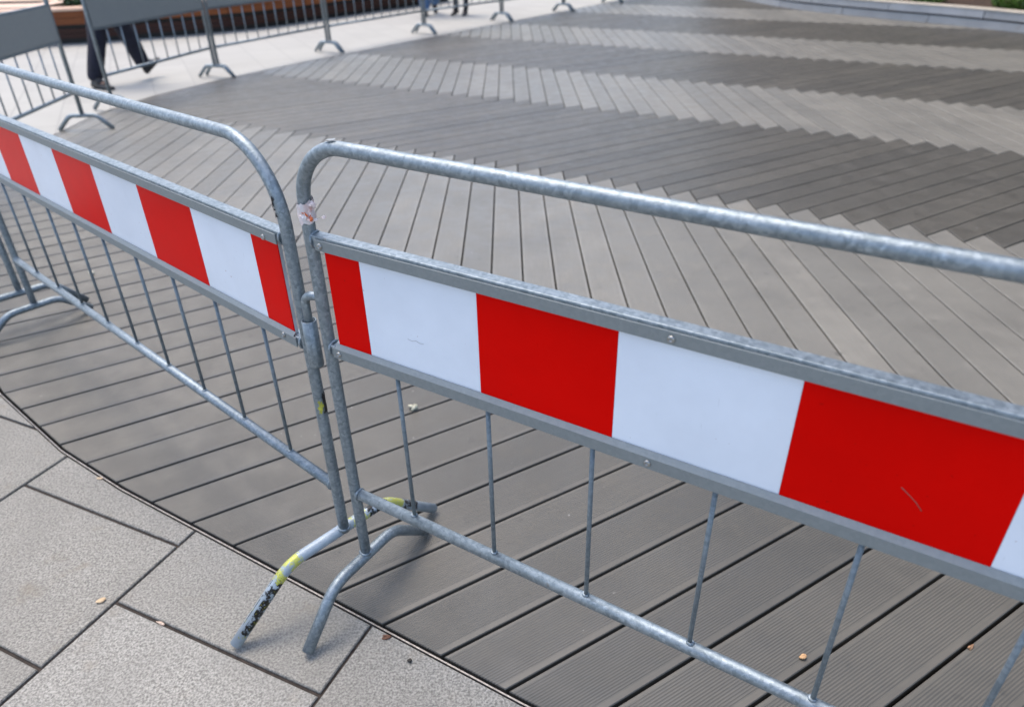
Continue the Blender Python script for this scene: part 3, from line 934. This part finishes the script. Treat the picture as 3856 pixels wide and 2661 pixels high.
def person(label, base, fw, hipz, legs, trouser_mat, coat_mat, cuff=0.07, leg_r=(0.085, 0.066, 0.055), socks=True):
    """legs: two dicts with hip, knee, ankle, heel, toe (world points); fw: walking direction"""
    root = empty('person', (base[0], base[1], -0.012))
    tag(root, label, 'person')
    off = Vector((base[0], base[1], -0.012))
    fw = Vector((fw[0], fw[1], 0)).normalized(); sd_ = Vector((fw.y, -fw.x, 0))
    def L_(p): return tuple(Vector(p) - off)
    hc = (Vector(legs[0]['hip']) + Vector(legs[1]['hip'])) / 2
    pel = hc + Vector((0, 0, 0.06))
    k = hipz / 0.88
    ch = pel + Vector((0, 0, 0.32 * k)) + fw * 0.02; nk = pel + Vector((0, 0, 0.56 * k)) + fw * 0.02
    hd = nk + Vector((0, 0, 0.17 * k)) + fw * 0.03; tp_ = hd + Vector((0, 0, 0.09 * k))
    J_ = {'pelvis': pel, 'chest': ch, 'neck': nk - Vector((0, 0, 0.03)), 'neck2': nk + Vector((0, 0, 0.05 * k)), 'head': hd, 'top': tp_}
    E_ = [('pelvis', 'chest'), ('chest', 'neck'), ('neck', 'neck2'), ('neck2', 'head'), ('head', 'top')]
    Rr = {'pelvis': (0.15 * k, 0.12 * k), 'chest': (0.165 * k, 0.11 * k), 'neck': 0.07 * k, 'neck2': 0.055 * k, 'head': (0.082 * k, 0.1 * k), 'top': 0.055 * k}
    for s, nm in ((1, 'r'), (-1, 'l')):
        sh = ch + sd_ * s * 0.19 * k + Vector((0, 0, 0.17 * k)); sw = 0.10 * s
        el = sh + Vector((0, 0, -0.30 * k)) + fw * sw * 0.6 + sd_ * s * 0.03; wr = el + Vector((0, 0, -0.23 * k)) + fw * (0.10 + sw * 0.8)
        hn = wr + Vector((0, 0, -0.08 * k)) + fw * 0.03
        J_.update({'sh' + nm: sh, 'el' + nm: el, 'wr' + nm: wr, 'hn' + nm: hn})
        E_ += [('chest', 'sh' + nm), ('sh' + nm, 'el' + nm), ('el' + nm, 'wr' + nm), ('wr' + nm, 'hn' + nm)]
        Rr.update({'sh' + nm: 0.06 * k, 'el' + nm: 0.045 * k, 'wr' + nm: 0.030 * k, 'hn' + nm: (0.038 * k, 0.022 * k)})
        for q in range(4):
            fp_ = hn + Vector((0, 0, -0.085 * k)) + fw * (0.035 - 0.02 * q + 0.03) - sd_ * s * 0.01
            J_['f%d%s' % (q, nm)] = fp_; E_.append(('hn' + nm, 'f%d%s' % (q, nm))); Rr['f%d%s' % (q, nm)] = 0.0085
        J_['t' + nm] = hn + fw * 0.06 + Vector((0, 0, -0.03)); E_.append(('hn' + nm, 't' + nm)); Rr['t' + nm] = 0.009
    for i, lg in enumerate(legs):
        for part in ('hip', 'knee', 'ankle'): J_[part + str(i)] = Vector(lg[part])
        ft = Vector(lg['heel']).lerp(Vector(lg['toe']), 0.6) + Vector((0, 0, 0.03)); J_['foot' + str(i)] = ft
        E_ += [('pelvis', 'hip' + str(i)), ('hip' + str(i), 'knee' + str(i)), ('knee' + str(i), 'ankle' + str(i)), ('ankle' + str(i), 'foot' + str(i))]
        Rr.update({'hip' + str(i): 0.075 * k, 'knee' + str(i): 0.052 * k, 'ankle' + str(i): 0.034 * k, 'foot' + str(i): 0.030})
    skin_mesh('body', {a: L_(b) for a, b in J_.items()}, E_, Rr, M['skin'], root)
    # trousers over the legs
    Jt = {'pelvis': L_(pel + Vector((0, 0, 0.03)))}; Et = []; Rt = {'pelvis': (0.17 * k, 0.135 * k)}
    for i, lg in enumerate(legs):
        a = Vector(lg['ankle']); kn = Vector(lg['knee']); hp = Vector(lg['hip'])
        cf = a + (kn - a).normalized() * cuff
        md = (cf + kn) / 2
        for nm, p, r in (('h', hp, leg_r[0] * 1.1), ('t', (hp + kn) / 2, leg_r[0]), ('k', kn, leg_r[1]), ('m', md, leg_r[1] * 0.97), ('c', cf, leg_r[2])):
            Jt[nm + str(i)] = L_(p); Rt[nm + str(i)] = r * k
        Et += [('pelvis', 'h%d' % i), ('h%d' % i, 't%d' % i), ('t%d' % i, 'k%d' % i), ('k%d' % i, 'm%d' % i), ('m%d' % i, 'c%d' % i)]
    skin_mesh('trousers', Jt, Et, Rt, trouser_mat, root)
    # jacket
    Jc = {kk: L_(J_[kk]) for kk in ('pelvis', 'chest', 'neck', 'shr', 'elr', 'wrr', 'shl', 'ell', 'wrl')}
    Ec = [('pelvis', 'chest'), ('chest', 'neck'), ('chest', 'shr'), ('shr', 'elr'), ('elr', 'wrr'), ('chest', 'shl'), ('shl', 'ell'), ('ell', 'wrl')]
    Rc = {'pelvis': (0.18 * k, 0.145 * k), 'chest': (0.19 * k, 0.13 * k), 'neck': 0.08 * k, 'shr': 0.075 * k, 'shl': 0.075 * k, 'elr': 0.06 * k, 'ell': 0.06 * k, 'wrr': 0.045 * k, 'wrl': 0.045 * k}
    skin_mesh('jacket', Jc, Ec, Rc, coat_mat, root)
    hl = Vector(L_(hd)) + Vector((0, 0, 0.035)) - fw * 0.02
    lumpy('hair', tuple(hl), 0.105 * k, 0.105 * k, 0.12 * k, M['hair'], root, 5, 14, 10, 0.12)
    fc = Vector(L_(hd)) + fw * 0.105 * k
    lumpy('nose', tuple(fc + Vector((0, 0, -0.02))), 0.014, 0.014, 0.022, M['skin'], root, 2, 8, 6, 0.05)
    for s in (-1, 1):
        lumpy('eye', tuple(Vector(L_(hd)) + fw * 0.092 * k + sd_ * s * 0.032 + Vector((0, 0, 0.012))), 0.011, 0.011, 0.009, M['black'], root, 1, 8, 6, 0.0)
        lumpy('ear', tuple(Vector(L_(hd)) + sd_ * s * 0.088 * k), 0.014, 0.018, 0.028, M['skin'], root, 1, 8, 6, 0.1)
    lumpy('mouth', tuple(fc + Vector((0, 0, -0.062)) - fw * 0.012), 0.008, 0.024, 0.007, M['petal'], root, 1, 8, 6, 0.05, math.atan2(fw.y, fw.x))
    for lg in legs:
        shoe(root, L_(lg['heel']), L_(lg['toe']), M['shoe'])
        if socks:
            a = Vector(L_(lg['ankle'])); kn = Vector(L_(lg['knee'])); md = Vector(L_(lg['heel'])).lerp(Vector(L_(lg['toe'])), 0.55) + Vector((0, 0, 0.03))
            tube('sock', [a.lerp(kn, 0.3), a.lerp(kn, 0.1), a, a.lerp(md, 0.45), a.lerp(md, 0.9)], 0.047, M['shoe'], root, 12, rfun=lambda t: 1.0 - 0.2 * t)
    return root

person('person walking behind the grey barrier in dark navy trousers and black shoes', (-4.05, 8.02), (0.57, 0.82), 0.86,
    [dict(hip=(-4.10, 8.05, 0.84), knee=(-4.13, 7.91, 0.42), ankle=(-4.20, 7.79, 0.085), heel=(-4.255, 7.815, -0.01), toe=(-3.975, 7.655, -0.005)),
     dict(hip=(-3.98, 7.99, 0.84), knee=(-3.925, 8.16, 0.44), ankle=(-3.885, 8.235, 0.15), heel=(-3.875, 8.25, 0.035), toe=(-3.775, 8.415, 0.165))],
    M['navy'], M['coat'], -0.05, (0.105, 0.09, 0.075))
person('person in light blue jeans standing at the top edge of the picture', (-1.30, 13.62), (0.2, -1), 0.86,
    [dict(hip=(-1.40, 13.66, 0.84), knee=(-1.375, 13.60, 0.44), ankle=(-1.355, 13.64, 0.09), heel=(-1.36, 13.70, -0.01), toe=(-1.33, 13.44, -0.01)),
     dict(hip=(-1.24, 13.66, 0.84), knee=(-1.20, 13.80, 0.46), ankle=(-1.22, 14.02, 0.16), heel=(-1.22, 14.09, 0.10), toe=(-1.20, 13.86, 0.0))],
    M['denim'], M['coat'], -0.03, (0.10, 0.10, 0.095))
person('person in black trousers and black shoes standing at the top edge', (-0.74, 13.62), (-0.4, -1), 0.84,
    [dict(hip=(-0.84, 13.66, 0.82), knee=(-0.83, 13.64, 0.44), ankle=(-0.825, 13.66, 0.10), heel=(-0.80, 13.72, 0.02), toe=(-0.90, 13.52, -0.01)),
     dict(hip=(-0.66, 13.66, 0.82), knee=(-0.65, 13.62, 0.44), ankle=(-0.655, 13.63, 0.10), heel=(-0.655, 13.70, -0.01), toe=(-0.70, 13.46, -0.01))],
    M['black_cloth'], M['coat'], 0.05, (0.075, 0.058, 0.042), socks=True)

# ------------------------------------------------------------------ foliage helper
def leaves(name, c, rx, ry, rz, n, size, mat, parent, seed):
    rnd = random.Random(seed); V = []; F = []
    for _ in range(n):
        while True:
            p = Vector((rnd.uniform(-1, 1), rnd.uniform(-1, 1), rnd.uniform(-1, 1)))
            if p.length < 1: break
        if rnd.random() < 0.6: p = p.normalized() * rnd.uniform(0.75, 1.05)
        q = Vector((c[0] + p.x * rx, c[1] + p.y * ry, max(c[2] + p.z * rz, 0.02)))
        d = Vector((rnd.gauss(0, 1), rnd.gauss(0, 1), rnd.gauss(0.3, 0.7))).normalized()
        s = d.cross(Vector((rnd.gauss(0, 1), rnd.gauss(0, 1), rnd.gauss(0, 1)))).normalized()
        l = size * rnd.uniform(0.7, 1.4); w_ = l * 0.32; b = len(V)
        nrm = d.cross(s) * l * 0.12
        V += [q, q + d * l * 0.5 + s * w_ + nrm, q + d * l, q + d * l * 0.5 - s * w_ + nrm]
        F += [(b, b + 1, b + 2), (b, b + 2, b + 3)]
    return mesh_obj(name, V, F, mat, parent)
def shrub(label, c, r, h, n, size, mat, seed, name='shrub', z0=0.2):
    root = empty(name, (c[0], c[1], z0)); tag(root, label, 'plant')
    rnd = random.Random(seed)
    for i in range(5):
        a = rnd.uniform(0, 6.28); q = r * 0.6
        tube('stem', [(0, 0, 0), (math.cos(a) * q * 0.4, math.sin(a) * q * 0.4, h * 0.45), (math.cos(a) * q, math.sin(a) * q, h * 0.85)], 0.006, M['soil'], root, 6)
    leaves('foliage', (0, 0, h * 0.5), r, r, h * 0.55, n, size, mat, root, seed)
    return root

# ------------------------------------------------------------------ pale curved planter on the right
base = [(4.30, 16.4), (4.45, 15.3), (4.64, 14.2), (4.87, 13.25), (5.27, 12.45), (5.71, 11.72), (6.24, 10.93), (6.70, 10.0), (7.05, 9.0), (7.3, 7.9)]
curve = catmull(base, 10)
def offset_curve(c, d):
    o = []
    for i, p in enumerate(c):
        a = c[max(0, i - 1)]; b = c[min(len(c) - 1, i + 1)]
        t = Vector((b[0] - a[0], b[1] - a[1])).normalized()
        o.append((p[0] - t.y * d, p[1] + t.x * d))      # left of the travel direction = inside the bed
    return o
def resample(c, step):
    out = [c[0]]; acc = 0.0
    for a, b in zip(c[:-1], c[1:]):
        d = math.dist(a, b); t = step - acc
        while t <= d:
            out.append((a[0] + (b[0] - a[0]) * t / d, a[1] + (b[1] - a[1]) * t / d)); t += step
        acc = (acc + d) % step
    return out
def curved_block(name, pts, d0, d1, z0, z1, mat, parent, bev=0.006, uv=False):
    """a block that follows a short polyline; d0 / d1 are offsets from it"""
    A = offset_curve(pts, d0); B = offset_curve(pts, d1); V = []; F = []; U = []
    n = len(pts); l = 0.0
    for i in range(n):
        if i: l += math.dist(pts[i], pts[i - 1])
        V += [(*A[i], z0), (*A[i], z1 - bev), ((A[i][0] * 0.97 + B[i][0] * 0.03), (A[i][1] * 0.97 + B[i][1] * 0.03), z1), (*B[i], z1), (*B[i], z0)]
        U += [(l, 0), (l, z1 - z0), (l, z1 - z0 + bev), (l, z1 - z0 + abs(d1 - d0)), (l, 1)]
    for i in range(n - 1):
        for k in range(4):
            F.append((5 * i + k, 5 * i + k + 1, 5 * i + k + 6, 5 * i + k + 5))
    F.append((0, 1, 2, 3, 4)); F.append(tuple(5 * (n - 1) + k for k in (4, 3, 2, 1, 0)))
    F = [f[::-1] for f in F]
    return mesh_obj(name, V, F, mat, parent, U if uv else None)
pl = empty('raised_planter', (5.3, 12.4, 0)); tag(pl, 'low curved raised planter of pale blocks with a cream coping, top right', 'planter')
def rel(o, root):
    o.matrix_parent_inverse = Matrix.Translation(-Vector(root.location))
    return o
pts = resample(curve, 0.155)
# dark core behind the joints
rel(curved_block('core', pts, 0.035, 0.20, -0.01, 0.20, M['joint'], pl), pl)
i = 0; cnt = 0
for z0, z1, d0, sh in ((0.0, 0.100, 0.0, 0), (0.124, 0.218, -0.012, 2)):
    i = 0 if sh == 0 else -4
    while i < len(pts) - 1:
        a = max(0, i); b = min(len(pts) - 1, i + 9)
        if b > a:
            seg = pts[a:b + 1]
            # leave a small joint at each end
            s0 = Vector(seg[0]).lerp(Vector(seg[1]), 0.035); s1 = Vector(seg[-1]).lerp(Vector(seg[-2]), 0.035)
            seg = [tuple(s0)] + seg[1:-1] + [tuple(s1)]
            rel(curved_block('block', seg, d0 + random.uniform(-.003, .003), 0.10, z0, z1, M['pale_block'], pl), pl)
        i += 9
k = 0
while k < len(pts) - 1:
    seg = pts[k:min(len(pts), k + 7)]
    if len(seg) > 1:
        s0 = Vector(seg[0]).lerp(Vector(seg[1]), 0.02); s1 = Vector(seg[-1]).lerp(Vector(seg[-2]), 0.02)
        rel(curved_block('coping', [tuple(s0)] + seg[1:-1] + [tuple(s1)], -0.02, 0.16, 0.219, 0.240, M['coping'], pl), pl)
    k += 6
inn = offset_curve(pts, 0.15); oo = offset_curve(pts, 3.2)
V = []; F = []
for a, b in zip(inn, oo): V += [(*a, 0.205), (*b, 0.23)]
for q in range(len(inn) - 1): F.append((2 * q, 2 * q + 2, 2 * q + 3, 2 * q + 1))
rel(mesh_obj('mulch', V, F, M['soil'], pl), pl)
shrub('bright green low plant behind the planter coping, nearest the dark bare gap', (6.28, 11.75), 0.30, 0.30, 900, 0.05, M['leaf'], 21)
shrub('bright green low plant farther along the planter, left one', (5.88, 12.45), 0.34, 0.26, 800, 0.05, M['leaf'], 22)
shrub('bushy green plant on the planter close to the right edge', (6.92, 10.72), 0.28, 0.30, 900, 0.055, M['leaf'], 23)
shrub('darker small plant on the planter at the right edge', (7.02, 10.35), 0.16, 0.22, 400, 0.05, M['leaf2'], 24)
# dark backdrop behind the bed; building added and raised to darken the deck
wl = empty('shade_building', (8.1, 11.6, 0), R_(-62)); tag(wl, 'added dark building behind the top right planting, sized to darken the deck', 'building')
box('wall', -7.6, 9.6, 0.06, 4.0, -0.05, 12.0, M['black'], wl)
for t in range(-6, 8):
    for v_ in range(8):
        fr = box('panel', t * 1.2 + 0.01, t * 1.2 + 1.19, -0.05, 0.055, v_ * 1.5 + 0.01, v_ * 1.5 + 1.49, M['wall_dark'], wl, 0.008)

# ------------------------------------------------------------------ stained wooden bench with planting, top left
bb = [(-9.5, 10.55), (-8.2, 10.65), (-7.2, 10.8), (-6.32, 11.0), (-5.86, 11.13), (-5.30, 11.42), (-4.50, 11.85), (-3.76, 12.40), (-3.02, 13.40), (-2.40, 14.25), (-1.76, 15.1), (-0.9, 16.3)]
bc = resample(catmull(bb, 8), 0.20)
bn = empty('wooden_bench', (-5.0, 11.6, 0)); tag(bn, 'long curved stained wooden bench with pale top and plants, top left', 'bench')
ix = 0
while ix < len(bc) - 1:
    seg = bc[ix:ix + 8]
    if len(seg) > 2:
        s0 = Vector(seg[0]).lerp(Vector(seg[1]), 0.03); s1 = Vector(seg[-1]).lerp(Vector(seg[-2]), 0.03)
        sg = [tuple(s0)] + seg[1:-1] + [tuple(s1)]
        for z0, z1, d0, mt in ((0.245, 0.325, 0.0, 'wood'), (0.331, 0.410, 0.0, 'wood'), (0.055, 0.115, 0.10, 'wood_shaded'), (0.122, 0.185, 0.10, 'wood_shaded')):
            rel(curved_block('board', sg, d0, d0 + 0.03, z0, z1, M[mt], bn, uv=True), bn)
        for q in range(3):
            rel(curved_block('top_board', sg, -0.025 + q * 0.118, -0.025 + q * 0.118 + 0.113, 0.418, 0.450, M['wood_top'], bn, uv=True), bn)
    ix += 7
rel(curved_block('plinth', bc, 0.14, 0.33, -0.02, 0.412, M['black'], bn), bn)
inn = offset_curve(bc, 0.33); oo = offset_curve(bc, 2.6)
V = []; F = []
for a, b in zip(inn, oo): V += [(*a, 0.36), (*b, 0.38)]
for q in range(len(inn) - 1): F.append((2 * q, 2 * q + 2, 2 * q + 3, 2 * q + 1))
rel(mesh_obj('mulch', V, F, M['soil'], bn), bn)
# wide platform at the left end with a dark planting hole
for q in range(14):
    y0 = 11.35 + q * 0.125
    if 5 <= q <= 8:
        box('platform_board', -9.6, -7.95, y0, y0 + 0.119, 0.42, 0.452, M['wood_top'], None, 0.003, True)
        box('platform_board', -6.95, -6.62, y0, y0 + 0.119, 0.42, 0.452, M['wood_top'], None, 0.003, True)
    else:
        box('platform_board', -9.6, -6.62, y0, y0 + 0.119, 0.42, 0.452, M['wood_top'], None, 0.003, True)
for o in list(col.objects):
    if o.name.startswith('platform_board'):
        o.parent = bn; rel(o, bn)
shrub('dark green plant growing behind the pale bench top, left of the red flower', (-6.25, 11.95), 0.35, 0.45, 900, 0.07, M['leaf2'], 31, z0=0.36)
shrub('light green plant growing behind the pale bench top, right of the red flower', (-5.55, 11.98), 0.30, 0.40, 800, 0.06, M['leaf'], 32, z0=0.36)
fl = empty('red_flower', (-5.93, 11.62, 0.36)); tag(fl, 'round red flower head standing over the pale bench top', 'flower')
tube('stem', [(0, 0, 0), (0.01, 0, 0.1), (0, 0, 0.2)], 0.008, M['leaf2'], fl, 6)
leaves('petals', (0, 0, 0.22), 0.09, 0.09, 0.11, 260, 0.05, M['petal'], fl, 41)

# ------------------------------------------------------------------ litter
def litter(name, label, cat, loc, rx, ry, rz, c, seed, amp=0.3, rot=0.0):
    o = lumpy(name, (0, 0, 0), rx, ry, rz, plain(name + '_surface', c, 0.7, var=0.3, scale=120), None, seed, 12, 8, amp)
    o.location = loc; o.rotation_euler = (0, 0, rot)
    return tag(o, label, cat)
litter('fruit_pit', 'pale tan shell lying on the granite slab at lower left', 'shell', (-1.013, 1.194, 0.003), 0.0105, 0.0075, 0.0035, (0.62, 0.45, 0.27), 51, 0.25, 0.6)
litter('pebble', 'small dark pebble on the granite slab beside the deck edge', 'pebble', (-0.241, 1.008, 0.004), 0.0055, 0.0050, 0.005, (0.03, 0.025, 0.02), 52)
litter('popcorn', 'cream popcorn crumb on the deck seen through the near barrier', 'crumb', (-0.334, 1.967, 0.007), 0.013, 0.010, 0.009, (0.72, 0.68, 0.52), 53, 0.6)
litter('wood_chip', 'small tan wood chip on a deck plank at lower right', 'wood chip', (0.624, 0.996, 0.004), 0.0085, 0.006, 0.004, (0.50, 0.30, 0.15), 54, 0.5)
litter('wood_chip', 'brown sliver caught in a deck gap at the right edge', 'wood chip', (1.001, 1.012, 0.001), 0.011, 0.0035, 0.003, (0.30, 0.17, 0.09), 55, 0.4, 0.6)
litter('crumb', 'white crumb on the deck behind the second barrier bars', 'crumb', (-1.979, 3.124, 0.006), 0.013, 0.012, 0.009, (0.72, 0.68, 0.55), 56, 0.4)
litter('crumb', 'pale orange flake lying on the slab at the deck edge on the left', 'crumb', (-1.234, 1.649, 0.001), 0.011, 0.005, 0.0015, (0.55, 0.42, 0.28), 57, 0.4)
litter('clod', 'rust brown clod in the corner of the slab beside the metal edging', 'clod', (-0.303, 1.072, 0.002), 0.010, 0.005, 0.003, (0.12, 0.05, 0.025), 58, 0.5)
litter('splinter', 'pale splinter lodged in the open joint between two slabs', 'splinter', (-0.842, 1.127, -0.001), 0.013, 0.003, 0.002, (0.55, 0.42, 0.33), 59, 0.4, -0.42)
